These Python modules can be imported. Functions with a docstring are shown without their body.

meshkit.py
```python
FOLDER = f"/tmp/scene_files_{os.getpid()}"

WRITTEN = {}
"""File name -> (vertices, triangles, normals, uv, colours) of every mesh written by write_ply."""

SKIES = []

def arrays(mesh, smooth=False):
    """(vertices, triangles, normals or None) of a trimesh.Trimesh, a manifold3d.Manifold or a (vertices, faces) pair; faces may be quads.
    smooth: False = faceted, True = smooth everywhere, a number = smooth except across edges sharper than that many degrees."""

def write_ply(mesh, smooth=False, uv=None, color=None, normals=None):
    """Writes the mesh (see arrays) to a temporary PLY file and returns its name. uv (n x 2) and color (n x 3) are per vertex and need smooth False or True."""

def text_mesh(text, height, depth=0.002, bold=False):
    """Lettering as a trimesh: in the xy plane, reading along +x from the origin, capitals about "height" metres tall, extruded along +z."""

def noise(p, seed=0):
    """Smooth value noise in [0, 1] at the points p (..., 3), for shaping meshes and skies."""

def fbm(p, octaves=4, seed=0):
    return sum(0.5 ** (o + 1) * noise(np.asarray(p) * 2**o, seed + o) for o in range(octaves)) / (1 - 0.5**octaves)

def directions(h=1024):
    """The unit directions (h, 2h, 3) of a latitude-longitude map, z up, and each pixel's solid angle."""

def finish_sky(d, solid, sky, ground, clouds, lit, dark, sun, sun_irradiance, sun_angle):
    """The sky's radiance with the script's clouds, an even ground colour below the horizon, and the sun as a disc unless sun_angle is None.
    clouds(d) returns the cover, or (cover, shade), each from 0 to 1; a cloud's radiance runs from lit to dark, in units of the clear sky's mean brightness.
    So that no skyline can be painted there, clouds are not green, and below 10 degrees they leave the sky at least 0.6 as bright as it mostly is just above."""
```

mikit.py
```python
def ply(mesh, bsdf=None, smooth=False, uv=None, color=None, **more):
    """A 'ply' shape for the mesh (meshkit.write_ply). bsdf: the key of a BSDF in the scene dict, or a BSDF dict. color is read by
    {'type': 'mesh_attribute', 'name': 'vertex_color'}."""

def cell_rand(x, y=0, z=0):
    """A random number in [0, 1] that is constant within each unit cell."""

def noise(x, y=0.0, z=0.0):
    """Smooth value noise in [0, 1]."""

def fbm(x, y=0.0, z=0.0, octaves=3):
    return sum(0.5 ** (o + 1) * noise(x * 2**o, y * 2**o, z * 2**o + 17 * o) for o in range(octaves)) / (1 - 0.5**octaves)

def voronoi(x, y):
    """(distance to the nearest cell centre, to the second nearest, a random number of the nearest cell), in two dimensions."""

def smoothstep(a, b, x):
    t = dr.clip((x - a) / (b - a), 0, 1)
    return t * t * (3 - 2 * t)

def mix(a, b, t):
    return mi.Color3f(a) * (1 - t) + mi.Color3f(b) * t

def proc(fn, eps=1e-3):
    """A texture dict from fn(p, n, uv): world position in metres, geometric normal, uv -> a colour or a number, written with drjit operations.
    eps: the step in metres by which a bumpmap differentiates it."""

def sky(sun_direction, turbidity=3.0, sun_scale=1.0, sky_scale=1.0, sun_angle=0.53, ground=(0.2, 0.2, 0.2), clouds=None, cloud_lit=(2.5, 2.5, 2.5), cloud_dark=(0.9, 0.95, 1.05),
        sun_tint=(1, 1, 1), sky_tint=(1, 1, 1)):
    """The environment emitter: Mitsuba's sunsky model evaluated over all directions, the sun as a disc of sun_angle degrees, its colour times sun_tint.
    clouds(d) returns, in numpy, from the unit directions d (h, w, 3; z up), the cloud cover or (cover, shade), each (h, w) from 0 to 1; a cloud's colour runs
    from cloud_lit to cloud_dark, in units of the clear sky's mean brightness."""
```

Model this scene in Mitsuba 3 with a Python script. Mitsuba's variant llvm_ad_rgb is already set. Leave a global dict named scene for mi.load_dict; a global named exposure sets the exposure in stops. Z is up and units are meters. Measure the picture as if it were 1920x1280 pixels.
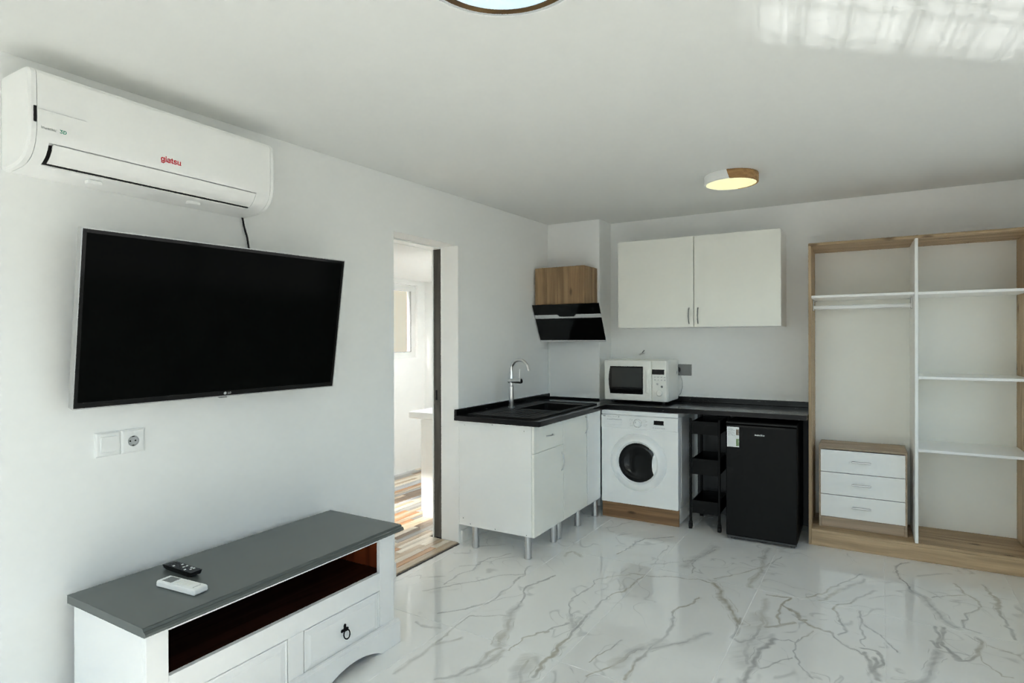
import math, random
import numpy as np, trimesh, manifold3d as m3
import mitsuba as mi, drjit as dr
import mikit, meshkit
from shapely.geometry import Polygon, Point, box as sbox
from shapely import affinity
T = mi.ScalarTransform4f
random.seed(7); np.random.seed(7)
scene, labels = {}, {}

# ------------------------------------------------------------------ camera, sky, sun, exposure
CAM = np.array([2.4181, -5.0285, 1.4274]); YAW, PITCH, ROLL, FPX = -0.5312, 0.0023, -0.0031, 1105.377
fw = np.array([math.sin(YAW)*math.cos(PITCH), math.cos(YAW)*math.cos(PITCH), -math.sin(PITCH)])
rt = np.array([math.cos(YAW), -math.sin(YAW), 0.0]); upv = np.cross(rt, fw)
up2 = upv*math.cos(ROLL) - rt*math.sin(ROLL)
scene['camera'] = {'type': 'perspective', 'fov_axis': 'x', 'fov': math.degrees(2*math.atan(960/FPX)),
                   'near_clip': 0.05, 'far_clip': 200.0,
                   'to_world': T().look_at(origin=CAM.tolist(), target=(CAM+fw).tolist(), up=up2.tolist())}
exposure = 3.12
SUN = (-0.16, -0.75, 0.62)
scene['sky'] = mikit.sky(SUN, turbidity=3.0, sun_scale=0.8, sky_scale=1.15, sun_angle=2.0, ground=(0.34, 0.33, 0.31), sun_tint=(0.85, 0.995, 1.25), sky_tint=(1.10, 1.04, 0.92))

# added spots outside, standing in for reflected sunlight that streaks the ceiling
GL = np.array([3.1, -12.0, -.20])
for gi, (gx, gz) in enumerate(((-.016, 0.0), (.016, .004), (0, -.008), (.005, .010))):
    scene[f'glint_spot_{gi}'] = {'type': 'spot', 'to_world': T().look_at(origin=[GL[0]+gx, GL[1], GL[2]+gz], target=[2.56, -2.85, 2.41], up=[0, 0, 1]),
                            'intensity': {'type': 'rgb', 'value': [14, 14.2, 14]}, 'cutoff_angle': 3.0, 'beam_width': 2.3}

CEIL = 2.471
ceil_at = lambda y: 2.4715+.0225*y       # the ceiling drops a little towards the camera
XR = 3.42            # right wall
YR = -6.05            # rear wall (behind the camera), with the glazed doors

# ------------------------------------------------------------------ materials
def bs(name, d): scene[name] = {'type': 'twosided', 'b': d} if d['type'] in ('diffuse', 'principled', 'roughplastic', 'plastic', 'roughconductor') else d; return name
def rgb(*c): return {'type': 'rgb', 'value': list(c)}
def prin(name, c, rough=.5, metal=0., spec=.5, coat=0.):
    d = {'type': 'principled', 'base_color': c if isinstance(c, dict) else rgb(*c), 'roughness': rough, 'metallic': metal, 'specular': spec}
    if coat: d['clearcoat'] = coat; d['clearcoat_gloss'] = .95
    return bs(name, d)
def paint_fn(c, amp=.012):
    def f(p, n, uv):
        t = mikit.fbm(p.x*1.3+3, p.y*1.3, p.z*1.3, 2)-.5 + .5*(mikit.noise(p.x*40, p.y*40, p.z*40)-.5)
        return mi.Color3f(*c)*(1+amp*2*t)
    return f
bs('wall_paint', {'type': 'diffuse', 'reflectance': mikit.proc(paint_fn((.865, .872, .858)))})
bs('ceiling_paint', {'type': 'diffuse', 'reflectance': mikit.proc(paint_fn((.790, .797, .778)))})
bs('bathroom_paint', {'type': 'diffuse', 'reflectance': rgb(.86, .87, .86)})
prin('white_board', (.80, .805, .785), .38)
prin('cream_front', (.83, .83, .765), .32)
prin('white_plastic', (.80, .81, .80), .28)
prin('cream_plastic', (.80, .80, .75), .3)
prin('white_enamel', (.82, .825, .81), .22, coat=.4)
prin('white_paintwood', (.78, .785, .775), .42)
prin('black_plastic', (.005, .005, .005), .38, spec=.2)
prin('black_matt', (.004, .004, .004), .5, spec=.15)
prin('black_gloss', (.003, .003, .003), .06, spec=.3)
prin('fridge_black', (.003, .0031, .0031), .36, spec=.13)
prin('screen_black', (.0015, .0018, .0017), .12, spec=.04)
prin('dark_grey', (.035, .036, .038), .5)
prin('grey_plastic', (.20, .205, .20), .4)
prin('mid_grey', (.42, .43, .43), .4)
prin('chrome', (.78, .78, .78), .14, 1.)
prin('steel', (.60, .60, .60), .30, 1.)
prin('aluminium', (.62, .62, .62), .35, 1.)
prin('rim_grey', (.52, .54, .55), .3)
prin('brushed', (.74, .74, .74), .5, .5)
prin('mesh_grey', (.022, .024, .022), .12, spec=.5)
prin('red_print', (.50, .012, .03), .4)
prin('green_print', (.03, .22, .16), .4)
prin('dark_print', (.06, .065, .065), .5)
prin('white_print', (.72, .73, .72), .5)
prin('grout', (.88, .88, .86), .7)
prin('grey_top', (.085, .098, .093), .3)
prin('splash', (.80, .82, .82), .12)
prin('peach_wall', (.95, .72, .46), .8)
prin('outdoor_ground', (.36, .345, .31), .85)
prin('lcd', (.16, .17, .165), .3)
prin('photo_brown', (.20, .16, .12), .5)
prin('photo_green', (.18, .25, .12), .5)
bs('pane', {'type': 'thindielectric', 'int_ior': 1.5})

def counter_fn(p, n, uv):
    a = mikit.noise(p.x*95+7*mikit.noise(p.x*6, p.y*6, p.z*6), p.y*95, p.z*95)
    s = mikit.smoothstep(.86, .97, a)*mikit.smoothstep(.45, .75, mikit.noise(p.x*9, p.y*9, p.z*9))
    return mikit.mix((.004, .004, .0045), (.25, .25, .24), s)
bs('counter_stone', {'type': 'principled', 'base_color': mikit.proc(counter_fn), 'roughness': .15, 'specular': .22})

def wood_fn(axis, c1, c2, c3, planks=0.0, knots=True, seed=0.0):
    """axis: grain direction; planks: width of glued staves across the grain (0 = none)."""
    def f(p, n, uv):
        q = {'x': (p.x, p.y, p.z), 'y': (p.y, p.x, p.z), 'z': (p.z, p.x, p.y)}[axis]
        a, b, c = q[0]+seed, q[1]+seed, q[2]
        w = mikit.fbm(a*1.6, b*5, c*5, 2)
        g = mikit.fbm(a*1.1+2*w, b*34+4*w, c*34+4*w, 3)
        fine = mikit.noise(a*9, b*330, c*330)
        t = mikit.smoothstep(.28, .72, g)
        col = mikit.mix(c1, c2, t)
        col = col*(0.90+.20*fine)
        if planks:
            k = mikit.cell_rand(dr.floor((b+c)/planks+.13), 3, 1)
            e = dr.abs((b+c)/planks+.13-dr.floor((b+c)/planks+.13)-.5)
            col = col*(0.84+.30*k)*(1-.35*mikit.smoothstep(.475, .497, e))
        if knots:
            d1, d2, r = mikit.voronoi(a*2.1, (b+c)*5.5)
            kn = mikit.smoothstep(.10, .02, d1)*mikit.smoothstep(.45, .5, r)
            col = mikit.mix(col, c3, .8*kn)
        return col
    return mikit.proc(f)
OAK = ((.46, .335, .205), (.325, .225, .130), (.12, .075, .04))
for ax in 'xz':
    bs('oak_'+ax, {'type': 'principled', 'base_color': wood_fn(ax, *OAK), 'roughness': .5, 'specular': .35})
bs('oak_chest', {'type': 'principled', 'base_color': wood_fn('x', (.42, .325, .235), (.31, .235, .165), (.2, .15, .1), knots=False, seed=4.), 'roughness': .5, 'specular': .35})
bs('walnut_x', {'type': 'principled', 'base_color': wood_fn('x', (.285, .165, .080), (.150, .080, .036), (.05, .025, .012), seed=2.), 'roughness': .45, 'specular': .35})
bs('hood_oak', {'type': 'principled', 'base_color': wood_fn('z', (.40, .265, .145), (.25, .155, .080), (.09, .05, .025), planks=.102), 'roughness': .5, 'specular': .35})
bs('lamp_oak', {'type': 'principled', 'base_color': wood_fn('x', (.44, .26, .11), (.30, .165, .065), (.2, .1, .05), knots=False), 'roughness': .45, 'specular': .35})
bs('lamp_walnut', {'type': 'principled', 'base_color': wood_fn('x', (.13, .075, .025), (.07, .036, .012), (.03, .02, .01), knots=False), 'roughness': .45, 'specular': .35})
bs('door_wood', {'type': 'principled', 'base_color': wood_fn('z', (.105, .10, .088), (.055, .052, .045), (.03, .03, .03), knots=False), 'roughness': .55, 'specular': .3})
bs('dark_red_wood', {'type': 'principled', 'base_color': wood_fn('y', (.030, .008, .004), (.016, .005, .003), (.01, .005, .005), knots=False), 'roughness': .4, 'specular': .35})
bs('red_lining', {'type': 'principled', 'base_color': wood_fn('z', (.26, .055, .016), (.12, .022, .008), (.02, .01, .01), knots=False), 'roughness': .35, 'specular': .35})
PLANKS = [((.50, .40, .29), (.36, .27, .18)), ((.30, .29, .27), (.20, .19, .175)), ((.46, .25, .12), (.31, .155, .07)),
          ((.66, .60, .50), (.50, .44, .35)), ((.20, .135, .085), (.125, .08, .05)), ((.42, .42, .42), (.30, .30, .30))]
for i, (a, b) in enumerate(PLANKS):
    bs(f'plank_{i}', {'type': 'principled', 'base_color': wood_fn('y', a, b, b, knots=False, seed=i*3.), 'roughness': .3, 'specular': .5})

VEINS = [
    (0.006, 0.5, [(0.513, -2.578), (0.595, -2.48), (0.624, -2.442), (0.689, -2.329), (0.687, -2.236), (0.684, -2.088), (0.651, -1.887), (0.633, -1.757)]),
    (0.008, 0.35, [(0.27, -2.395), (0.317, -2.326), (0.449, -2.144), (0.515, -2.032), (0.596, -1.938), (0.647, -1.88)]),
    (0.006, 0.4, [(0.317, -2.265), (0.321, -2.096), (0.346, -2.004), (0.318, -1.876), (0.327, -1.762), (0.402, -1.651)]),
    (0.004, 0.35, [(0.627, -2.425), (0.682, -2.318), (0.75, -2.2), (0.794, -2.142)]),
    (0.008, 0.7, [(0.829, -1.823), (0.786, -1.958), (0.767, -2.057), (0.802, -2.17), (0.836, -2.289)]),
    (0.022, 0.6, [(0.835, -2.275), (0.866, -2.374), (0.889, -2.47), (0.933, -2.584), (0.964, -2.684)]),
    (0.005, 0.6, [(1.121, -2.413), (1.06, -2.498), (1.035, -2.573), (1.03, -2.657), (1.024, -2.705)]),
    (0.01, 0.55, [(0.874, -3.044), (0.934, -2.971), (0.97, -2.892), (0.952, -2.768), (0.979, -2.709)]),
    (0.016, 0.6, [(1.005, -2.721), (0.994, -2.807), (0.982, -2.876)]),
    (0.006, 0.45, [(0.709, -2.832), (0.682, -2.693), (0.674, -2.513), (0.691, -2.489), (0.858, -2.406)]),
    (0.008, 0.4, [(0.622, -2.702), (0.524, -2.707), (0.481, -2.706)]),
    (0.012, 0.35, [(0.71, -3.111), (0.7, -2.837), (0.774, -2.713)]),
    (0.05, 0.55, [(1.15, -2.727), (1.175, -2.822), (1.247, -2.977)]),
    (0.01, 0.8, [(1.24, -2.832), (1.212, -2.704), (1.219, -2.583), (1.204, -2.39), (1.216, -2.321), (1.211, -2.208)]),
    (0.006, 0.55, [(1.211, -2.208), (1.218, -2.117), (1.194, -2.021), (1.227, -1.884), (1.275, -1.753), (1.293, -1.565)]),
    (0.016, 0.45, [(1.125, -2.241), (1.19, -2.351), (1.193, -2.252)]),
    (0.006, 0.6, [(1.091, -2.471), (1.124, -2.39), (1.158, -2.322)]),
    (0.005, 0.5, [(1.122, -2.243), (1.059, -2.117), (1.059, -2.002), (1.081, -1.865), (1.058, -1.769), (1.126, -1.661), (1.216, -1.586)]),
    (0.005, 0.65, [(1.21, -1.566), (1.318, -1.539), (1.449, -1.487), (1.587, -1.441), (1.693, -1.469)]),
    (0.006, 0.8, [(1.035, -1.277), (1.054, -1.119), (1.082, -0.914), (1.173, -0.829), (1.252, -0.767)]),
    (0.008, 0.6, [(1.568, -2.664), (1.564, -2.513), (1.58, -2.453), (1.591, -2.327), (1.603, -2.263), (1.602, -2.144), (1.606, -2.063), (1.582, -1.924), (1.594, -1.864), (1.632, -1.786), (1.66, -1.693)]),
    (0.028, 0.4, [(1.49, -2.581), (1.521, -2.461), (1.555, -2.375), (1.603, -2.263)]),
    (0.018, 0.42, [(1.594, -2.379), (1.634, -2.302), (1.721, -2.209), (1.786, -2.083)]),
    (0.004, 0.5, [(1.385, -2.616), (1.421, -2.466), (1.455, -2.348)]),
    (0.005, 0.5, [(1.407, -2.724), (1.44, -2.658), (1.496, -2.565), (1.559, -2.386)]),
    (0.004, 0.35, [(1.292, -1.319), (1.291, -1.043), (1.277, -0.96)]),
    (0.005, 0.4, [(0.762, -0.822), (0.888, -0.58)]),
    (0.03, 0.35, [(1.471, -1.293), (1.502, -1.145), (1.563, -0.827)]),
    (0.006, 0.5, [(1.554, -1.367), (1.509, -1.246), (1.529, -1.076), (1.573, -0.88)]),
    (0.012, 0.35, [(0.74, -1.503), (0.752, -1.382), (0.854, -1.437)]),
    (0.018, 0.75, [(1.691, -1.462), (1.755, -1.589), (1.819, -1.704), (1.87, -1.829), (1.914, -1.891)]),
    (0.01, 0.6, [(1.904, -1.825), (1.909, -1.942), (1.892, -2.078), (1.938, -2.101), (1.983, -2.025), (1.989, -1.917)]),
    (0.006, 0.4, [(1.677, -1.392), (1.758, -1.285), (1.847, -1.129), (1.902, -1.032), (1.972, -0.807)]),
    (0.018, 0.38, [(1.876, -1.412), (1.881, -1.274), (1.909, -1.136), (1.878, -0.955), (1.875, -0.765), (1.89, -0.653)]),
    (0.008, 0.8, [(1.987, -1.456), (2.064, -1.454), (2.087, -1.449), (2.069, -1.56), (2.136, -1.615), (2.163, -1.689), (2.19, -1.688)]),
    (0.007, 0.6, [(2.069, -1.56), (2.066, -1.701), (2.083, -1.807)]),
    (0.007, 0.6, [(2.191, -1.702), (2.236, -1.76), (2.318, -1.779), (2.343, -1.829), (2.411, -1.911), (2.442, -1.95), (2.463, -2.057), (2.475, -2.101)]),
    (0.006, 0.55, [(2.17, -1.401), (2.262, -1.261), (2.367, -1.013), (2.433, -0.875)]),
    (0.012, 0.4, [(2.244, -1.392), (2.313, -1.232), (2.386, -1.098), (2.457, -0.962)]),
    (0.007, 0.6, [(2.495, -1.108), (2.421, -1.24), (2.372, -1.368), (2.323, -1.413), (2.314, -1.496), (2.338, -1.602), (2.371, -1.709), (2.347, -1.775)]),
    (0.006, 0.6, [(2.426, -1.448), (2.425, -1.581), (2.484, -1.683)]),
    (0.005, 0.5, [(2.425, -1.581), (2.42, -1.72), (2.448, -1.83)]),
    (0.014, 0.7, [(2.065, -1.978), (2.054, -2.058), (2.022, -2.125), (2.007, -2.225), (2.004, -2.334), (2.001, -2.435)]),
    (0.045, 0.38, [(1.986, -1.777), (1.984, -1.998), (1.971, -2.154), (1.977, -2.286)]),
    (0.02, 0.3, [(1.983, -1.526), (1.998, -1.74), (2.009, -1.864)]),
    (0.012, 0.5, [(2.01, -1.877), (2.06, -1.848), (2.098, -1.798), (2.146, -1.742)]),
    (0.005, 0.5, [(2.18, -1.911), (2.17, -2.039), (2.2, -2.178), (2.258, -2.247)]),
    (0.004, 0.5, [(2.066, -1.989), (2.133, -1.951), (2.173, -1.952), (2.233, -1.802)]),
    (0.004, 0.5, [(2.039, -2.282), (2.091, -2.209), (2.167, -2.11)]),
    (0.007, 0.6, [(2.698, -0.493), (2.617, -0.613), (2.622, -0.75), (2.661, -0.911), (2.692, -0.996)]),
    (0.024, 0.5, [(2.692, -0.996), (2.729, -1.103), (2.761, -1.235), (2.801, -1.336), (2.846, -1.401)]),
    (0.005, 0.5, [(2.773, -1.047), (2.859, -0.965), (2.937, -0.92)]),
    (0.006, 0.55, [(2.895, -0.776), (2.944, -0.899), (2.977, -0.945), (3.003, -0.991), (2.976, -1.081), (2.905, -1.208), (2.879, -1.304), (2.878, -1.383), (2.931, -1.427)]),
    (0.01, 0.6, [(3.038, -0.71), (3.067, -0.812), (3.053, -0.993), (3.054, -1.149), (3.069, -1.285), (3.064, -1.409)]),
    (0.01, 0.7, [(2.746, -1.447), (2.739, -1.562), (2.74, -1.688), (2.72, -1.631)]),
    (0.01, 0.7, [(2.781, -1.439), (2.747, -1.616), (2.772, -1.691), (2.786, -1.748), (2.798, -1.771), (2.837, -1.738), (2.877, -1.674), (2.909, -1.499)]),
    (0.02, 0.6, [(2.735, -1.734), (2.71, -1.832), (2.695, -1.911), (2.658, -1.999), (2.59, -2.102)]),
    (0.005, 0.6, [(2.44, -1.611), (2.498, -1.69), (2.547, -1.778), (2.566, -1.822)]),
    (0.004, 0.5, [(2.883, -1.68), (2.915, -1.774), (2.935, -1.829), (2.984, -1.838)]),
    (0.01, 0.75, [(2.438, -1.863), (2.489, -1.866), (2.516, -1.945), (2.469, -2.032), (2.475, -1.948)]),
    (0.012, 0.7, [(2.438, -1.917), (2.461, -2.037), (2.487, -2.135)]),
    (0.004, 0.4, [(2.866, -1.476), (2.889, -1.522), (2.946, -1.568), (3.035, -1.593)]),
]

VLO = [(v[2][i], v[2][i+1], v[0], v[1]) for v in VEINS for i in range(len(v[2])-1)]
def marble_fn(p, n, uv):
    x = p.x + .034*(mikit.noise(p.x*11, p.y*11)-.5) + .014*(mikit.noise(p.x*37, p.y*37, 3)-.5)
    y = p.y + .034*(mikit.noise(p.x*11, p.y*11, 9)-.5) + .014*(mikit.noise(p.x*37, p.y*37, 5)-.5)
    core, halo, near = mi.Float(0), mi.Float(0), mi.Float(9)
    for (a, b, w, s) in VLO:
        dx, dy = b[0]-a[0], b[1]-a[1]
        il = 1.0/max(dx*dx+dy*dy, 1e-9)
        h = dr.clip(((x-a[0])*dx+(y-a[1])*dy)*il, 0, 1)
        qx, qy = x-a[0]-h*dx, y-a[1]-h*dy
        d2 = qx*qx+qy*qy
        wc = min(.85*w, .0095); wh = 1.3*w
        core = dr.maximum(core, s*dr.clip(1.1-d2/(wc*wc), 0, 1))
        if w < .025: near = dr.minimum(near, d2*(1/(w*w*s*1.6)))
        halo = dr.maximum(halo, s*dr.clip(1.15-d2/(wh*wh), 0, 1))
    g = mikit.fbm(p.x*3.1, p.y*3.1, 1, 3)
    streak = mikit.fbm((p.x+p.y)*6+2*g, (p.x-p.y)*42+5*g, 4, 3)
    pat = mikit.noise(p.x*23, p.y*23, 6)
    r1 = dr.abs(mikit.fbm(p.x*1.9+1.6*g, p.y*1.9+1.4*g, 8, 3)-.5)
    r2 = dr.abs(mikit.fbm(p.x*3.7+1.9*g, p.y*3.7-1.6*g, 21, 3)-.5)
    faint = mikit.smoothstep(.020, .0, r1)*.55*mikit.smoothstep(.30, .65, pat) + mikit.smoothstep(.016, .0, r2)*.42*mikit.smoothstep(.35, .6, g)
    cloud = mikit.smoothstep(.45, .75, g)*.09
    brown = mikit.smoothstep(.52, .72, mikit.noise(p.x*2.3+5, p.y*2.3))
    vc = mikit.mix((.34, .345, .335), (.39, .355, .26), brown)
    hc = mikit.mix((.50, .505, .495), (.53, .51, .45), brown)
    v = dr.clip(core*(.25+.75*pat), 0, 1)
    side = dr.clip(1-5*dr.abs(dr.sqrt(near)-1.5-1.2*(mikit.noise(p.x*7, p.y*7, 31)-.5)), 0, 1)*mikit.smoothstep(.45, .7, mikit.noise(p.x*15, p.y*15, 33))
    v = dr.maximum(v, .5*side)
    hh = dr.clip(halo*(.60+.55*mikit.smoothstep(.3, .7, streak)), 0, 1)
    base = mikit.mix((.935, .940, .915), (.60, .605, .59), dr.clip(cloud+faint, 0, 1))
    return mikit.mix(mikit.mix(base, hc, .85*hh), vc, .85*v)
bs('marble', {'type': 'roughplastic', 'diffuse_reflectance': mikit.proc(marble_fn), 'alpha': .006, 'int_ior': 1.72, 'nonlinear': False, 'distribution': 'ggx'})

# ------------------------------------------------------------------ helpers
def hull(pts): return trimesh.convex.convex_hull(np.asarray(pts, float))
def cbox(x0, x1, y0, y1, z0, z1, c=.0015):
    """a box with chamfered edges (44 triangles)"""
    c = min(c, .45*min(x1-x0, y1-y0, z1-z0)); pts = []
    for sx in (0, 1):
        for sy in (0, 1):
            for sz in (0, 1):
                x, y, z = (x0, x1)[sx], (y0, y1)[sy], (z0, z1)[sz]
                ix, iy, iz = c*(1-2*sx), c*(1-2*sy), c*(1-2*sz)
                pts += [(x, y+iy, z+iz), (x+ix, y, z+iz), (x+ix, y+iy, z)]
    return hull(pts)
def pbox(x0, x1, y0, y1, z0, z1):
    return trimesh.creation.box(bounds=[(x0, y0, z0), (x1, y1, z1)])
def cat(*ms): return trimesh.util.concatenate([m for m in ms])
def man(mesh): return m3.Manifold(m3.Mesh(np.asarray(mesh.vertices, np.float32), np.asarray(mesh.faces, np.uint32)))
def unman(m): q = m.to_mesh(); return trimesh.Trimesh(q.vert_properties[:, :3], q.tri_verts, process=False)
def rbox(x0, x1, y0, y1, z0, z1, r=.01, seg=16):
    s = m3.Manifold.sphere(r, seg)
    return unman(m3.Manifold.batch_hull([s.translate([a, b, c]) for a in (x0+r, x1-r) for b in (y0+r, y1-r) for c in (z0+r, z1-r)]))
def cyl(p0, p1, r, n=24, r2=None, cap=True):
    p0, p1 = np.array(p0, float), np.array(p1, float); L = np.linalg.norm(p1-p0); d = (p1-p0)/L
    r2 = r if r2 is None else r2; c = min(.0012, .25*r, .25*L)
    prof = [(0, 0), (r-c, 0), (r, c), (r2, L-c), (r2-c, L), (0, L)]
    m = trimesh.creation.revolve(prof, sections=n)
    m.apply_transform(trimesh.geometry.align_vectors([0, 0, 1], d)); m.apply_translation(p0); return m
def lathe(prof, p0, d=(0, 0, 1), n=48):
    m = trimesh.creation.revolve(prof, sections=n)
    m.apply_transform(trimesh.geometry.align_vectors([0, 0, 1], np.array(d, float))); m.apply_translation(p0); return m
def tube(path, r, n=12):
    path = np.asarray(path, float); rs = np.full(len(path), r) if np.isscalar(r) else np.asarray(r, float)
    t = np.gradient(path, axis=0); t /= np.linalg.norm(t, axis=1, keepdims=True)
    ref = np.array([0, 0, 1.]) if abs(t[0][2]) < .9 else np.array([1., 0, 0])
    u = np.cross(t[0], ref); u /= np.linalg.norm(u); rings = []
    for i in range(len(path)):
        u = u-t[i]*(u@t[i]); u /= np.linalg.norm(u); w = np.cross(t[i], u)
        a = np.arange(n)*2*np.pi/n
        rings.append(path[i]+rs[i]*(np.cos(a)[:, None]*u+np.sin(a)[:, None]*w))
    V = np.vstack(rings+[path[:1], path[-1:]]); F = []
    for i in range(len(path)-1):
        for k in range(n):
            a, b = i*n+k, i*n+(k+1) % n; F += [(a, b, b+n), (a, b+n, a+n)]
    N = len(path)*n
    for k in range(n): F += [(N, (k+1) % n, k), (N+1, N-n+k, N-n+(k+1) % n)]
    m = trimesh.Trimesh(V, F, process=False); m.fix_normals(); return m
def extr(poly, h, M):
    """extrude a polygon by h; M maps its local x, y and the extrusion to the world (3 unit vectors + origin)"""
    gs = getattr(poly, 'geoms', [poly])
    m = cat(*[trimesh.creation.extrude_polygon(g, h, engine='earcut') for g in gs])
    A = np.eye(4); A[:3, 0], A[:3, 1], A[:3, 2], A[:3, 3] = M; m.apply_transform(A)
    if m.volume < 0: m.invert()
    return m
FRONT_Y = lambda o: ((1, 0, 0), (0, 0, 1), (0, -1, 0), o)       # local x, y -> world x, z; extruded towards -y
FRONT_X = lambda o: ((0, 1, 0), (0, 0, 1), (1, 0, 0), o)        # local x, y -> world y, z; extruded towards +x
PROF_Y = lambda o: ((1, 0, 0), (0, 0, 1), (0, 1, 0), o)         # profile in x, z; extruded along +y
def text(s, h, M, depth=.0008, bold=False, center=True):
    m = meshkit.text_mesh(s, h, depth, bold)
    if center: b = m.bounds; m.apply_translation([-(b[0][0]+b[1][0])/2, 0, 0])
    A = np.eye(4); A[:3, 0], A[:3, 1], A[:3, 2], A[:3, 3] = M; m.apply_transform(A)
    if m.volume < 0: m.invert()
    return m
def arc_path(c, r, a0, a1, u, v, n=14):
    return [np.array(c)+r*(math.cos(a)*np.array(u)+math.sin(a)*np.array(v)) for a in np.linspace(a0, a1, n)]

used = {}
def numbered(key):
    k = used.get(key, 0); used[key] = k+1
    return key if k == 0 else f'{key}_{k:03d}'
def thing(name, label, cat_, group=None, kind=None):
    key = numbered(name); labels[key] = {'label': label, 'category': cat_}
    if group: labels[key]['group'] = group
    if kind: labels[key]['kind'] = kind
    return key
def part(parent, name, mesh, mat, smooth=False, label=None, kind=None, **more):
    key = numbered(parent+'__'+name); scene[key] = mikit.ply(mesh, mat, smooth=smooth, **more)
    if label or kind:
        labels[key] = {}
        if label: labels[key]['label'] = label
        if kind: labels[key]['kind'] = kind
    return key
def one(name, label, cat_, mesh, mat, smooth=False, group=None, kind=None, **more):
    key = thing(name, label, cat_, group, kind); scene[key] = mikit.ply(mesh, mat, smooth=smooth, **more); return key

# ------------------------------------------------------------------ the setting
DY0, DY1, DZ = -2.3205, -1.657, 2.0888          # doorway in the left wall
one('wall_left', 'white painted left wall with the air conditioner, television and doorway', 'wall',
    cat(pbox(-.24, 0, YR, DY0, -.2, CEIL), pbox(-.24, 0, DY0, DY1, DZ, CEIL),
        pbox(-.152, 0, DY1, 0, -.2, CEIL), pbox(-.2255, -.219, DY1, .0, -.2, CEIL), pbox(-.219, -.152, -.75, 0, -.2, CEIL)), 'wall_paint', kind='structure')
one('wall_back', 'white painted back wall behind the kitchen units and wardrobe', 'wall', pbox(-.24, XR+.15, 0, .15, -.2, CEIL), 'wall_paint', kind='structure')
RW0, RW1, RZ0, RZ1 = -3.7, -.70, .85, 2.15
one('wall_right', 'white painted right wall beside the open wardrobe', 'wall',
    cat(pbox(XR, XR+.15, YR, RW0, -.2, CEIL), pbox(XR, XR+.15, RW1, 0, -.2, CEIL), pbox(XR, XR+.15, RW0, RW1, -.2, RZ0), pbox(XR, XR+.15, RW0, RW1, RZ1, CEIL)), 'wall_paint', kind='structure')
w4 = thing('window_3', 'added white framed window in the right wall, out of view', 'window', kind='structure')  # window added out of view to fill the room from the right
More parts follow.
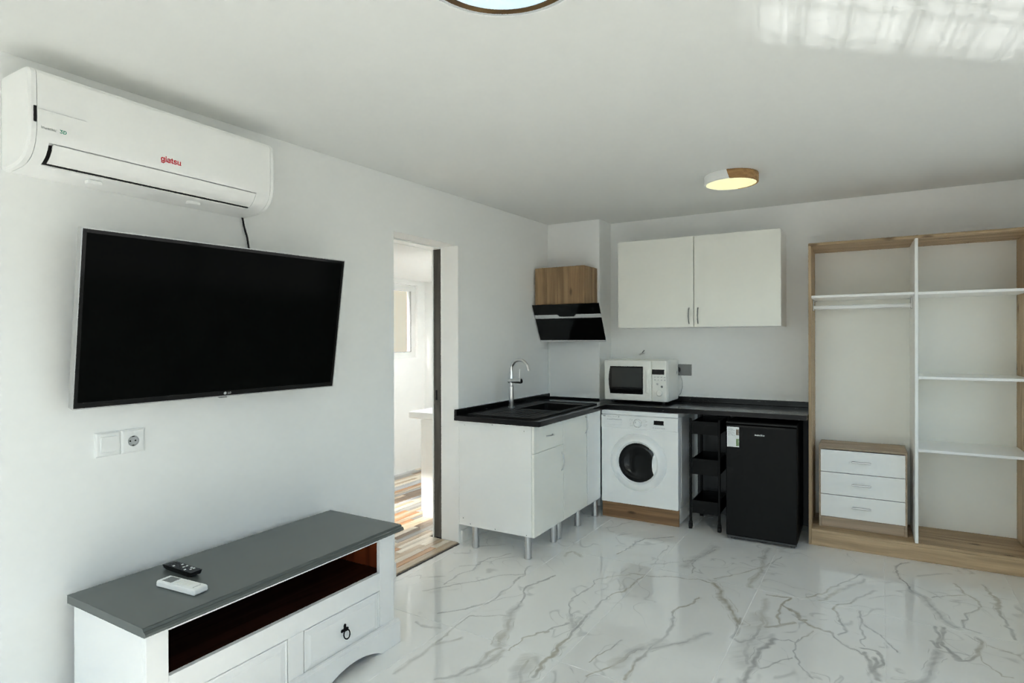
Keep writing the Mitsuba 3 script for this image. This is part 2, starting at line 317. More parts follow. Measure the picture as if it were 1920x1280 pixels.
part(w4, 'frame', cat(pbox(XR+.06, XR+.12, RW0, RW0+.06, RZ0, RZ1), pbox(XR+.06, XR+.12, RW1-.06, RW1, RZ0, RZ1), pbox(XR+.06, XR+.12, RW0+.06, RW1-.06, RZ0, RZ0+.06), pbox(XR+.06, XR+.12, RW0+.06, RW1-.06, RZ1-.06, RZ1), pbox(XR+.06, XR+.12, (RW0+RW1)/2-.04, (RW0+RW1)/2+.04, RZ0+.06, RZ1-.06)), 'white_plastic')
part(w4, 'pane', pbox(XR+.09, XR+.0905, RW0+.06, RW1-.06, RZ0+.06, RZ1-.06), 'pane')
DX0, DX1, DH = .15, 3.25, 2.24
one('wall_rear', 'white wall with glazed doors facing the kitchen', 'wall',
    cat(pbox(-.24, DX0, YR-.2, YR, -.2, CEIL), pbox(DX1, XR+.15, YR-.2, YR, -.2, CEIL), pbox(DX0, DX1, YR-.2, YR, DH, CEIL)), 'wall_paint', kind='structure')
one('wall_pillar', 'white boxed pillar in the corner behind the cooker hood', 'wall', cbox(0, .497, -.271, 0, 0, CEIL, .003), 'wall_paint', kind='structure')
one('ceiling', 'white ceiling with two round lamps', 'ceiling', hull([(x, y, ceil_at(y)+d) for x in (-.24, XR+.15) for y in (YR-.2, .15) for d in (0, .25)]), 'ceiling_paint', kind='structure')
fl = one('floor', 'glossy white marble-look tiled floor with grey veins', 'floor', pbox(-.03, XR, YR, 0, -.2, -.0016), 'grout', kind='structure')
# polished tiles, each its own slab; the grid is turned a little against the walls
ca, sa = math.cos(math.radians(-1.6)), math.sin(math.radians(-1.6))
GX, GY, PX, PY = 1.921, -1.418, .6135, 1.27
room = sbox(0.008, YR+.01, XR-.003, -.003)
for i in range(-5, 5):
    for j in range(-7, 4):
        c0 = [(i*PX+.0016, j*PY+.0016), ((i+1)*PX-.0016, j*PY+.0016), ((i+1)*PX-.0016, (j+1)*PY-.0016), (i*PX+.0016, (j+1)*PY-.0016)]
        pg = Polygon([(GX+a*ca-b*sa*-1*-1, GY+a*sa+b*ca) for a, b in c0]).intersection(room)
        if pg.is_empty or pg.area < .002: continue
        top = pg.buffer(-.0007, join_style=2)
        if top.is_empty or top.geom_type != 'Polygon': continue
        part(fl, 'tile', hull([(x, y, -.006) for x, y in pg.exterior.coords]+[(x, y, -.0007) for x, y in pg.exterior.coords]+[(x, y, 0) for x, y in top.exterior.coords]), 'marble')
one('baseboard_left', 'low white skirting along the left wall beneath the kitchen cabinets', 'baseboard', cbox(0.0005, .016, DY1+.02, -.272, 0.0005, .09, .002), 'white_board', kind='structure')
one('baseboard_front', 'low white skirting along the left wall behind the television cabinet', 'baseboard', cbox(0.0005, .016, YR+.01, DY0-.002, 0.0005, .09, .002), 'white_board', kind='structure')
d2 = thing('door_2', 'white framed sliding glass doors in the rear wall', 'door', kind='structure')
part(d2, 'frame', cat(pbox(DX0, DX0+.06, YR-.14, YR-.06, 0, DH), pbox(DX1-.06, DX1, YR-.14, YR-.06, 0, DH), pbox(DX0+.06, DX1-.06, YR-.14, YR-.06, DH-.06, DH), pbox(DX0+.06, DX1-.06, YR-.14, YR-.06, 0, .05)), 'white_plastic')
w3 = (DX1-DX0-.12)/3
for k in range(3):
    a = DX0+.06+k*w3
    part(d2, 'sash', cat(pbox(a, a+.05, YR-.12, YR-.08, .05, DH-.06), pbox(a+w3-.05, a+w3, YR-.12, YR-.08, .05, DH-.06), pbox(a+.05, a+w3-.05, YR-.12, YR-.08, .05, .12), pbox(a+.05, a+w3-.05, YR-.12, YR-.08, DH-.13, DH-.06)), 'white_plastic')
    part(d2, 'pane', pbox(a+.05, a+w3-.05, YR-.1005, YR-.1, .12, DH-.13), 'pane')

# the bathroom beyond the doorway
BX, BC = -1.783, 2.083
WY0, WY1, WZ0, WZ1 = -2.60, .06, 1.235, 2.03
one('wall_bathroom_window', 'white bathroom wall with a window, seen through the doorway', 'wall',
    cat(pbox(BX-.095, BX, -3.35, WY0, -.2, 2.3), pbox(BX-.095, BX, WY1, .34, -.2, 2.3), pbox(BX-.095, BX, WY0, WY1, -.2, WZ0), pbox(BX-.095, BX, WY0, WY1, WZ1, 2.3)), 'bathroom_paint', kind='structure')
one('wall_bathroom_back', 'white end wall of the bathroom behind the washbasin', 'wall', pbox(BX, -.24, .19, .34, -.2, 2.3), 'bathroom_paint', kind='structure')
one('wall_bathroom_side', 'white bathroom wall around the doorway', 'wall', cat(pbox(-.255, -.2405, -3.2, DY0-.0, 0, BC), pbox(-.230, -.226, DY1, .19, 0, BC), pbox(-.255, -.2405, DY0, DY1, DZ-.012, BC+.02)), 'bathroom_paint', kind='structure')
NX0, NX1, NZ0, NZ1 = -1.62, -.80, .55, 2.02
one('wall_bathroom_near', 'white near end wall of the bathroom', 'wall',
    cat(pbox(BX, NX0, -3.35, -3.2, -.2, 2.3), pbox(NX1, -.24, -3.35, -3.2, -.2, 2.3), pbox(NX0, NX1, -3.35, -3.2, -.2, NZ0), pbox(NX0, NX1, -3.35, -3.2, NZ1, 2.3)), 'bathroom_paint', kind='structure')
one('ceiling_bathroom', 'low white bathroom ceiling beyond the doorway', 'ceiling', pbox(BX, -.24, -3.2, .19, BC, 2.3), 'bathroom_paint', kind='structure')
fb = one('floor_bathroom', 'multicoloured wood-strip bathroom floor beyond the doorway', 'floor', pbox(BX, -.045, -3.2, .19, -.2, .004), 'dark_grey', kind='structure')
rp = random.Random(3); row = 0; x = BX+.002
while x < -.07:
    x1 = min(x+.049, -.066); y = -3.198-rp.random()*.4
    while y < .188:
        y1 = min(y+rp.uniform(.40, .72), .188); a = max(y, -3.198)
        inside = x1 < -.24 or (a >= DY0+.002 and y1 <= DY1-.002)
        if x1 >= -.24: a, y1b = max(a, DY0+.002), min(y1, DY1-.002)
        else: y1b = y1
        if y1b-a > .03 and len([k for k in scene if k.startswith('floor_bathroom__plank')]) < 299:
            part(fb, 'plank', cbox(x+.0006, x1-.0006, a+.0006, y1b-.0006, .002, .0115+.0008*rp.random(), .0008), f'plank_{rp.choice([0, 0, 1, 2, 2, 3, 3, 3, 4, 5, 5])}')
        y = y1
    x += .049
one('trim_1', 'pale oak threshold strip between the bathroom and tiled floor', 'threshold', cbox(-.064, -.004, DY0+.002, DY1-.002, .002, .0125, .002), 'plank_0', kind='structure')
one('trim_2', 'dark gap at the edge of the doorway threshold', 'threshold', cbox(-.004, .0075, DY0+.001, DY1-.001, -.003, .004, .001), 'dark_grey', kind='structure')
d1 = thing('door_1', 'dark wood pocket door slid into the wall of the doorway', 'door', kind='structure')
part(d1, 'leaf', cbox(-.2165, -.1545, DY1+.001, -.80, .015, DZ-.008, .002), 'door_wood')
part(d1, 'latch_plate', cat(cbox(-.200, -.186, DY1-.0012, DY1+.002, 1.00, 1.07, .0004), cbox(-.197, -.189, DY1-.002, DY1+.001, 1.022, 1.05, .0004)), 'black_plastic')
part(d1, 'head_rail', cbox(-.24, -.152, DY0+.001, DY1-.001, DZ-.011, DZ-.0005, .001), 'white_board')
w1 = thing('window_1', 'white framed bathroom window with the peach wall outside', 'window', kind='structure')
fx0, fx1 = BX-.09, BX-.03
part(w1, 'frame', cat(pbox(fx0, fx1, WY0, WY0+.07, WZ0, WZ1), pbox(fx0, fx1, WY1-.07, WY1, WZ0, WZ1), pbox(fx0, fx1, WY0+.07, WY1-.07, WZ0, WZ0+.065), pbox(fx0, fx1, WY0+.07, WY1-.07, WZ1-.065, WZ1), pbox(fx0, fx1, -.60, -.54, WZ0+.065, WZ1-.065)), 'white_plastic')
part(w1, 'gasket', cat(pbox(fx1-.014, fx1+.001, WY1-.082, WY1-.07, WZ0+.065, WZ1-.065), pbox(fx1-.014, fx1+.001, -.54, WY1-.082, WZ0+.065, WZ0+.071)), 'mid_grey')
part(w1, 'pane', pbox(fx1-.010, fx1-.0095, WY0+.07, WY1-.07, WZ0+.065, WZ1-.065), 'pane')
w2 = thing('window_2', 'white framed window in the near bathroom wall', 'window', kind='structure')
part(w2, 'frame', cat(pbox(NX0, NX0+.06, -3.30, -3.25, NZ0, NZ1), pbox(NX1-.06, NX1, -3.30, -3.25, NZ0, NZ1), pbox(NX0+.06, NX1-.06, -3.30, -3.25, NZ0, NZ0+.06), pbox(NX0+.06, NX1-.06, -3.30, -3.25, NZ1-.06, NZ1)), 'white_plastic')
part(w2, 'pane', pbox(NX0+.06, NX1-.06, -3.2755, -3.275, NZ0+.06, NZ1-.06), 'pane')
one('ground', 'pale paved ground outside', 'ground', pbox(-14, 14, -24, 8, -.35, -.25), 'outdoor_ground', kind='structure')
one('neighbouring_building', 'peach rendered wall of the building outside the bathroom window', 'building', pbox(-5.6, -4.8, -5, 14, -.25, 5.0), 'peach_wall')
bl = thing('added_bathroom_lamp', 'added round white flush lamp on the bathroom ceiling, out of view', 'ceiling lamp')  # lamp added out of view to brighten the bathroom
part(bl, 'base', lathe([(.172, 0), (.185, .002), (.185, .045), (.172, .045), (.172, 0)], (-.62, -.80, BC-.0455), (0, 0, 1), 48), 'white_plastic', 30)
part(bl, 'diffuser', lathe([(0, 0), (.1715, 0), (.1715, .03), (0, .03)], (-.62, -.80, BC-.043), (0, 0, 1), 48), 'white_plastic', emitter={'type': 'area', 'radiance': rgb(6.5, 6.6, 6.6)})

# ------------------------------------------------------------------ bathroom washbasin
vb = thing('washbasin_cabinet', 'white washbasin cabinet standing in the bathroom behind the doorway', 'cabinet')
part(vb, 'body', cbox(-.605, -.262, -1.31, -.72, .012, .795, .002), 'white_board')
part(vb, 'door', cbox(-.623, -.606, -1.306, -.724, .06, .79, .002), 'white_board')
part(vb, 'basin', rbox(-.735, -.257, -1.33, -.70, .797, .852, .012), 'white_enamel', 30)
tp = thing('basin_tap', 'small chrome tap standing on the bathroom washbasin', 'tap')
part(tp, 'body', cyl((-.60, -1.0, .852), (-.60, -1.0, .955), .018), 'chrome', 30)
part(tp, 'spout', tube([(-.60, -1.0, .935), (-.64, -1.0, .94), (-.70, -1.0, .925)], .011), 'chrome', 40)

# ------------------------------------------------------------------ kitchen base cabinets (left run)
CX, FX = .5974, .616
def bow(parent, a, b, out, r=.0042, mat='steel'):
    """a bow handle from a to b standing off along out"""
    a, b, out = map(lambda q: np.array(q, float), (a, b, out)); P = []
    for t in np.linspace(0, 1, 15): P.append(a+(b-a)*t+out*(math.sin(math.pi*t)**.6)*.021)
    return part(parent, 'handle', tube(P, r, 10), mat, 50)
def leg(parent, x, y, h=.150): return part(parent, 'leg', cat(cyl((x, y, .001), (x, y, .012), .026), cyl((x, y, .010), (x, y, h), .0235)), 'steel', 30)
def base_cabinet(label, y0, y1, drawer):
    zr = .871 if drawer else .745      # cut down for the sink bowl
    k = thing('base_cabinet', label, 'cabinet', group='white kitchen base cabinets')
    part(k, 'side_panel', cbox(.0285, CX, y0, y0+.016, .1504, .871, .001), 'white_board')
    part(k, 'side_panel', cbox(.0285, CX, y1-.017, y1-.001, .1504, zr, .001), 'white_board')
    part(k, 'bottom_panel', cbox(.0285, CX-.001, y0+.0165, y1-.0175, .1504, .167, .001), 'white_board')
    part(k, 'back_panel', cbox(.022, .028, y0, y1-.001, .1504, .871, .001), 'white_board')
    if drawer:
        d = part(k, 'drawer', cbox(CX+.0015, FX, y0+.002, y1-.0015, .6925, .869, .0015), 'cream_front')
        c = (y0+y1)/2+.0; bow(d, (FX, c-.045, .785), (FX, c+.045, .785), (1, 0, 0))
        d = part(k, 'door', cbox(CX+.0015, FX, y0+.002, y1-.0015, .150, .6895, .0015), 'cream_front')
        bow(d, (FX, y1-.032, .51), (FX, y1-.032, .638), (1, 0, 0))
        for (a, b) in ((.075, .845), (.30, .86), (.545, .835), (.06, .20), (.12, .168), (.32, .163), (.56, .160)):
            part(k, 'screw', cyl((a, y0-.0006, b), (a, y0+.002, b), .0032, 10), 'dark_grey')
    else:
        d = part(k, 'door', cbox(CX+.0015, FX, y0+.0015, y1-.004, .150, .869, .0015), 'cream_front')
        bow(d, (FX, y1-.035, .715), (FX, y1-.035, .843), (1, 0, 0))
    return k
k = base_cabinet('white base cabinet with a drawer over a door, nearest the doorway', -1.689, -1.249, True)
for x, y in ((.553, -1.655), (.14, -1.655), (.553, -1.285), (.14, -1.285)): leg(k, x, y)
k = base_cabinet('white kitchen sink base cabinet with one tall door beside the drawer unit', -1.248, -.826, False)
for x, y in ((.553, -1.21), (.14, -1.21), (.553, -.87), (.14, -.87)): leg(k, x, y)
k = thing('corner_cabinet', 'narrow white corner filler cabinet between the sink unit and washing machine', 'cabinet')
part(k, 'front_panel', cbox(CX+.0015, FX, -.818, -.553, .150, .869, .0015), 'white_board')
part(k, 'side_panel', cbox(.0285, CX, -.822, -.806, .1504, .745, .001), 'white_board')
part(k, 'bottom_panel', cbox(.0285, CX, -.805, -.29, .1504, .167, .001), 'white_board')
part(k, 'back_panel', cbox(.022, .028, -.822, -.29, .1504, .871, .001), 'white_board')
for x, y in ((.57, -.565), (.14, -.60)): leg(k, x, y)

# L-shaped worktop with a cut-out for the sink bowl
BW = (.215, .545, -1.165, -.745)                 # bowl
L = Polygon([(.002, -1.712), (.667, -1.712), (.667, -.552), (2.1155, -.552), (2.1155, -.002), (.499, -.002), (.499, -.273), (.002, -.273)])
L = L.difference(sbox(BW[0]-.012, BW[2]-.012, BW[1]+.012, BW[3]+.012))
wt = thing('worktop', 'black speckled stone-look L-shaped worktop over the cabinets and appliances', 'worktop')
m = trimesh.creation.extrude_polygon(L, .034, engine='earcut'); m.apply_translation((0, 0, .8725)); part(wt, 'slab', m, 'counter_stone')
part(wt, 'upstand', cbox(.0015, .021, -1.712, -.274, .9067, .948, .002), 'counter_stone')
part(wt, 'upstand', cbox(.500, 2.1155, -.021, -.0015, .9067, .9485, .002), 'counter_stone')
part(wt, 'upstand', cbox(.022, .498, -.291, -.2725, .9067, .922, .002), 'counter_stone')

sk = thing('kitchen_sink', 'black composite inset sink with a drainer left of its bowl', 'sink')
rim = sbox(.075, -1.655, .605, -.60).buffer(.0).difference(sbox(BW[0], BW[2], BW[1], BW[3]))
m = trimesh.creation.extrude_polygon(rim, .0065, engine='earcut'); m.apply_translation((0, 0, .9067)); part(sk, 'rim', m, 'black_matt')
outer = rbox(BW[0]-.008, BW[1]+.008, BW[2]-.008, BW[3]+.008, .76, 1.1, .03); inner = rbox(BW[0], BW[1], BW[2], BW[3], .768, 1.15, .03)
bowl = (man(outer)-man(inner)).trim_by_plane([0, 0, -1], -.9066); part(sk, 'bowl', unman(bowl), 'black_matt', 30)
part(sk, 'edge_bead', cat(cbox(.075, .605, -1.655, -1.643, .9132, .9165, .001), cbox(.075, .605, -.612, -.60, .9132, .9165, .001), cbox(.593, .605, -1.643, -.612, .9132, .9165, .001), cbox(.075, .087, -1.643, -.612, .9132, .9165, .001)), 'black_matt')
for i in range(7):
    part(sk, 'drainer_rib', cbox(.20+.05*i, .206+.05*i, -1.58, -1.22, .9132, .9155, .001), 'black_matt')
part(sk, 'drain', lathe([(0, 0), (.04, 0), (.04, .003), (.03, .004), (0, .002)], (.38, -.955, .768)), 'steel', 30)

fc = thing('kitchen_faucet', 'chrome swan-neck mixer tap standing behind the black sink', 'tap')
px, py = .135, -1.155
part(fc, 'body', lathe([(0, 0), (.027, 0), (.027, .006), (.0215, .009), (.0215, .02), (.019, .022), (.019, .13), (.0205, .134), (.0205, .165), (.017, .168), (.017, .20), (0, .20)], (px, py, .9132)), 'chrome', 30)
cz = 1.118
part(fc, 'cartridge', cyl((px-.022, py, cz), (px+.088, py, cz), .0195), 'chrome', 30)
part(fc, 'cartridge_cap', cyl((px+.0885, py, cz), (px+.0905, py, cz), .0165), 'black_plastic', 30)
R = .072
neck = [(px, py, 1.135), (px, py, 1.16), (px, py, 1.19)]+[tuple(q) for q in arc_path((px+R, py, 1.205), R, math.pi, .32, (1, 0, 0), (0, 0, 1), 20)]
e = np.array(neck[-1])+np.array([.011, 0, -.032]); neck += [tuple(e)]
part(fc, 'neck', tube(neck, [.016, .0135, .0125]+[.0115]*(len(neck)-5)+[.0115, .0135], 20), 'chrome', 50)
part(fc, 'lever', tube([(px+.072, py, 1.13), (px+.072, py, 1.15), (px+.073, py, 1.21)], [.003, .0042, .0034], 10), 'chrome', 50)
one('splashback', 'glossy white splashback panel on the pillar between worktop and cooker hood', 'panel', cbox(.030, .494, -.2755, -.2715, .9235, 1.50, .001), 'splash')
one('corner_bead', 'thin white corner strip beside the splashback panel', 'trim', cbox(.004, .028, -.2775, -.2715, .9235, 1.50, .003), 'white_plastic')

# ------------------------------------------------------------------ outside the glazed doors: an unseen slanting fence, added to shape the ceiling patch from the glint
fn = thing('added_fence', 'added grey metal railing outside the glazed doors, shaping the light patch on the ceiling', 'fence')
B1, B2 = np.array([2.24, -2.86]), np.array([2.86, -2.38]); tt = .38
q1, q2 = GL[:2]+tt*(B1-GL[:2]), GL[:2]+tt*(B2-GL[:2]); zt = GL[2]+tt*(2.412-GL[2])
fdir = (q2-q1)/np.linalg.norm(q2-q1)
def along(a, z0, z1, hw, th=.008):
    c = (q1+q2)/2+fdir*a; m = pbox(-hw, hw, -th, th, z0, z1)
    m.apply_transform(trimesh.transformations.rotation_matrix(math.atan2(fdir[1], fdir[0]), (0, 0, 1))); m.apply_translation((c[0], c[1], 0)); return m
part(fn, 'panel', along(0, zt-.22, zt, .62), 'mid_grey')
for a in (-.58, .58): part(fn, 'post', along(a, -.25, zt-.22, .02, .02), 'mid_grey')
rf = random.Random(11)
for i in range(12): part(fn, 'bar', along(-.20+.034*i+rf.uniform(-.013, .013), zt, zt+.17, rf.choice([.0012, .002, .0035, .007]), .003), 'mid_grey')
for z, h in ((.03, .003), (.062, .0015), (.10, .004), (.135, .002)): part(fn, 'rail', along(0, zt+z, zt+z+h, .5, .003), 'mid_grey')

# ------------------------------------------------------------------ cooker hood
hd = thing('cooker_hood', 'slanted black glass cooker hood with a wooden chimney box on the corner pillar', 'cooker hood')
part(hd, 'chimney_cover', cbox(.020, .478, -.551, -.2725, 1.695, 2.042, .002), 'hood_oak')
part(hd, 'duct_collar', cyl((.40, -.45, 2.042), (.40, -.45, 2.050), .05), 'mid_grey', 30)
tz, ty, bz, by = 1.727, -.578, 1.412, -.415
Lh = math.hypot(tz-bz, ty-by); ee = np.array([0, (ty-by)/Lh, (tz-bz)/Lh]); nn = np.array([0, -ee[2], ee[1]])
def slab(x0, x1, s0, s1, t0, t1, c=.0012):
    m = cbox(x0, x1, s0, s1, t0, t1, c); A = np.eye(4); A[:3, 0] = (1, 0, 0); A[:3, 1] = ee; A[:3, 2] = nn; A[:3, 3] = (0, by, bz)
    m.apply_transform(A)
    if m.volume < 0: m.invert()
    return m
def slabpoly(poly, t0, t1):
    return extr(poly, t1-t0, ((1, 0, 0), ee, nn, np.array([0, by, bz])+nn*t0))
part(hd, 'housing', hull([(x, y, z) for x in (.035, .465) for y, z in ((-.2765, 1.69), (-.2765, 1.45), (by+.0045, bz+.012), (ty+.019, tz-.034), (-.50, 1.69))]), 'black_plastic')
sA, sB, sC = .020, .2265, .262
part(hd, 'lower_glass', slab(.008, .616, sA, sB-.001, .001, .007), 'black_gloss')
part(hd, 'upper_glass', slabpoly(Polygon([(.008, sC), (.225, sC), (.245, sC-.020), (.375, sC-.020), (.395, sC), (.616, sC), (.616, Lh), (.008, Lh)]), .001, .007), 'black_gloss')
part(hd, 'metal_strip', slabpoly(Polygon([(.008, sB), (.616, sB), (.616, sC-.001), (.397, sC-.001), (.377, sC-.021), (.243, sC-.021), (.223, sC-.001), (.008, sC-.001)]), .001, .006), 'brushed')
part(hd, 'bottom_strip', slab(.008, .616, 0, sA-.001, .001, .007), 'brushed')

# ------------------------------------------------------------------ wall cabinet
wc = thing('wall_cabinet', 'white two-door wall cabinet hanging above the microwave', 'cabinet')
wx0, wx1, wz0, wz1, wy = .7009, 1.9369, 1.524, 2.232, -.372
part(wc, 'carcass', cat(pbox(wx0, wx0+.016, wy+.019, -.001, wz0, wz1), pbox(wx1-.016, wx1, wy+.019, -.001, wz0, wz1), pbox(wx0+.016, wx1-.016, wy+.019, -.001, wz0, wz0+.016), pbox(wx0+.016, wx1-.016, wy+.019, -.001, wz1-.016, wz1), pbox(wx0+.016, wx1-.016, -.008, -.001, wz0+.016, wz1-.016)), 'white_board')
for a, b, hx in ((wx0, 1.3162, 1.281), (1.3192, wx1, 1.350)):
    d = part(wc, 'door', cbox(a+.001, b-.001, wy, wy+.018, wz0+.001, wz1-.001, .0015), 'cream_front')
    bow(d, (hx, wy, wz0+.028), (hx, wy, wz0+.150), (0, -1, 0), .0042, 'grey_plastic')

# ------------------------------------------------------------------ microwave
mw = thing('microwave', 'white microwave oven with a dark door window standing on the worktop', 'microwave')
mx0, mx1, my, mz0, mz1 = .575, 1.108, -.365, .926, 1.262
part(mw, 'body', rbox(mx0+.012, mx1, my+.025, -.022, mz0, mz1, .014), 'cream_plastic', 30)
dv = mx0+.405
part(mw, 'door', rbox(mx0, dv-.0015, my, my+.03, mz0+.002, mz1-.002, .012), 'cream_plastic', 30)
arc = [(mx0+.055-.014*math.sin(math.pi*t), mz0+.057+.226*t) for t in np.linspace(0, 1, 12)]
part(mw, 'door_window', extr(Polygon(arc[::-1]+[(mx0+.055, mz0+.057), (dv-.070, mz0+.057), (dv-.070, mz0+.283)]).buffer(0), .0015, FRONT_Y((0, my, 0))), 'black_gloss')
part(mw, 'window_screen', cbox(mx0+.068, dv-.078, my-.0019, my-.0012, mz0+.112, mz0+.272, .0003), 'mesh_grey')
part(mw, 'door_handle', rbox(dv-.045, dv-.026, my-.012, my+.006, mz0+.07, mz0+.255, .006), 'cream_plastic', 30)
part(mw, 'control_panel', rbox(dv, mx1-.004, my, my+.03, mz0+.002, mz1-.002, .012), 'cream_plastic', 30)
part(mw, 'display', cbox(dv+.004, dv+.104, my-.001, my+.004, mz0+.222, mz0+.262, .0006), 'black_gloss')
for i in range(4):
    for j in range(2): part(mw, 'button', cbox(dv+.022+.026*i, dv+.036+.026*i, my-.0012, my+.003, mz0+.197-.022*j, mz0+.203-.022*j, .0006), 'mid_grey')
part(mw, 'button', cbox(dv+.04, dv+.056, my-.0012, my+.003, mz0+.138, mz0+.152, .0006), 'mid_grey')
part(mw, 'button', cyl((dv+.085, my+.002, mz0+.125), (dv+.085, my-.003, mz0+.125), .009), 'grey_plastic', 30)
part(mw, 'dial', lathe([(0, 0), (.026, 0), (.026, .004), (.023, .006), (.021, .018), (.018, .020), (0, .020)], (dv+.066, my+.002, mz0+.072), (0, -1, 0)), 'cream_plastic', 30)
part(mw, 'side_label', cbox(mx1-.001, mx1+.0006, -.09, -.068, mz0+.215, mz0+.235, .0003), 'mid_grey')
for x in (mx0+.06, mx1-.05):
    for y in (my+.06, -.06): part(mw, 'foot', cyl((x, y, .9067), (x, y, mz0+.003), .014, 16), 'black_plastic', 30)
wo = thing('wall_socket', 'grey double socket plate on the wall beside the microwave', 'socket')
part(wo, 'plate', cbox(1.052, 1.212, -.009, -.0005, 1.125, 1.219, .002), 'grey_plastic')
part(wo, 'socket', lathe([(0, .002), (.019, .002), (.021, .006), (.024, .006), (.024, 0), (0, 0)], (1.098, -.009, 1.172), (0, -1, 0)), 'dark_grey', 30)
part(wo, 'switch_rocker', cbox(1.140, 1.196, -.011, -.008, 1.140, 1.204, .001), 'grey_plastic')
one('power_cable', 'thin grey cable looping from the grey socket down behind the microwave', 'cable',
    tube([(1.098, -.013, 1.165), (1.115, -.016, 1.14), (1.135, -.015, 1.09), (1.138, -.014, 1.03), (1.125, -.018, .975), (1.10, -.024, .945)], .0028, 8), 'mid_grey', 50)
vl = thing('water_valve', 'small chrome valve on the wall just above the microwave', 'valve')
part(vl, 'body', cat(cyl((.800, -.0005, 1.305), (.800, -.045, 1.305), .008, 16), cyl((.775, -.045, 1.295), (.82, -.045, 1.315), .0075, 16)), 'chrome', 30)
part(vl, 'tap_lever', tube([(.80, -.047, 1.31), (.81, -.05, 1.325), (.822, -.052, 1.335)], .0035, 8), 'dark_grey', 50)

# ------------------------------------------------------------------ washing machine and its plinth
wm = thing('washing_machine', 'white front-loading washing machine under the worktop', 'washing machine')
sx0, sx1, sy, szt = .621, 1.2405, -.548, .866
part(wm, 'body', cat(rbox(sx0, sx1, sy+.004, -.03, .1265, szt-.036, .006), cbox(sx0, sx1, -.503, -.03, .014, .126, .002)), 'white_enamel', 30)
part(wm, 'lid', rbox(sx0, sx1, sy+.003, -.03, szt-.035, szt, .006), 'white_plastic', 30)
part(wm, 'control_panel', rbox(sx0, sx1, sy-.004, sy+.03, .724, szt-.037, .006), 'white_plastic', 30)
part(wm, 'side_recess', cbox(sx1-.001, sx1+.002, -.46, -.10, .18, .80, .001), 'white_plastic')
cxw, czw = .927, .466
part(wm, 'door', lathe([(.150, .012), (.158, .026), (.170, .034), (.190, .032), (.212, .020), (.224, .006), (.226, 0), (.150, 0), (.150, .012)], (cxw, sy+.004, czw), (0, -1, 0), 72), 'white_enamel', 30)
part(wm, 'door_glass', lathe([(0, .010), (.05, .011), (.095, .016), (.122, .024), (.138, .020), (.150, .016), (.156, .014), (.156, 0), (0, 0)], (cxw, sy+.003, czw), (0, -1, 0), 72), 'black_gloss', 40)
lob = Point(cxw, czw).buffer(.157, 48).intersection(Point(cxw+.119+.21, czw).buffer(.21, 64))
part(wm, 'door_grip', extr(lob, .031, FRONT_Y((0, sy+.002, 0))), 'white_enamel', 30)
part(wm, 'detergent_drawer', cat(cbox(.652, .800, sy-.0075, sy-.002, .752, .800, .002)), 'white_plastic')
part(wm, 'drawer_grip', cbox(.672, .798, sy-.0082, sy-.006, .791, .7945, .0006), 'mid_grey')
kn = part(wm, 'program_dial', lathe([(0, 0), (.031, 0), (.031, .004), (.026, .006), (.024, .020), (.021, .022), (0, .022)], (.926, sy-.003, .772), (0, -1, 0)), 'white_plastic', 30)
part(wm, 'dial_ring', lathe([(.0315, .001), (.0335, .001), (.0335, 0), (.0315, 0), (.0315, .001)], (.926, sy-.0038, .772), (0, -1, 0)), 'grey_plastic')
part(kn, 'pointer', cbox(.914, .917, sy-.0262, sy-.024, .776, .790, .0005), 'dark_print')
part(wm, 'display', cbox(1.055, 1.132, sy-.0052, sy-.002, .770, .803, .0006), 'black_gloss')
for i in range(6): part(wm, 'button', cbox(1.045+.017*i, 1.056+.017*i, sy-.0054, sy-.002, .744, .748, .0005), 'mid_grey')
lines = []
for i in range(5):
    lines.append(cbox(.862, .890, sy-.0046, sy-.003, .752+.012*i, .7532+.012*i, .0003)); lines.append(cbox(.966, .966+.03+.008*(i % 2), sy-.0046, sy-.003, .752+.012*i, .7532+.012*i, .0003))
lines += [cbox(.668, .712, sy-.0046, sy-.003, .814, .8155, .0003), cbox(.724, .760, sy-.0046, sy-.003, .814, .8155, .0003), cbox(.768, .775, sy-.0046, sy-.003, .811, .820, .0003)]
part(wm, 'panel_print', cat(*lines), 'grey_plastic')
part(wm, 'brand_print', text('Teka', .0095, FRONT_Y((.648, sy-.0038, .8135)), .0006, True), 'dark_print')
one('plinth_board', 'brown walnut plinth board across the foot of the washing machine', 'plinth', cbox(.621, 1.2405, -.523, -.507, .001, .125, .0015), 'walnut_x')
scene_washer_foot = [part(wm, 'foot', cyl((x, y, .001), (x, y, .0135), .022, 16), 'black_plastic', 30) for x in (.67, 1.19) for y in (-.46, -.09)]

one('shade_board', 'added dark board standing in for deep shade behind the trolley and fridge', 'panel', cbox(1.262, 2.114, -.012, -.0008, .002, .8715, .001), 'dark_grey')  # dark sheet added over the white wall; its colour stands for shade

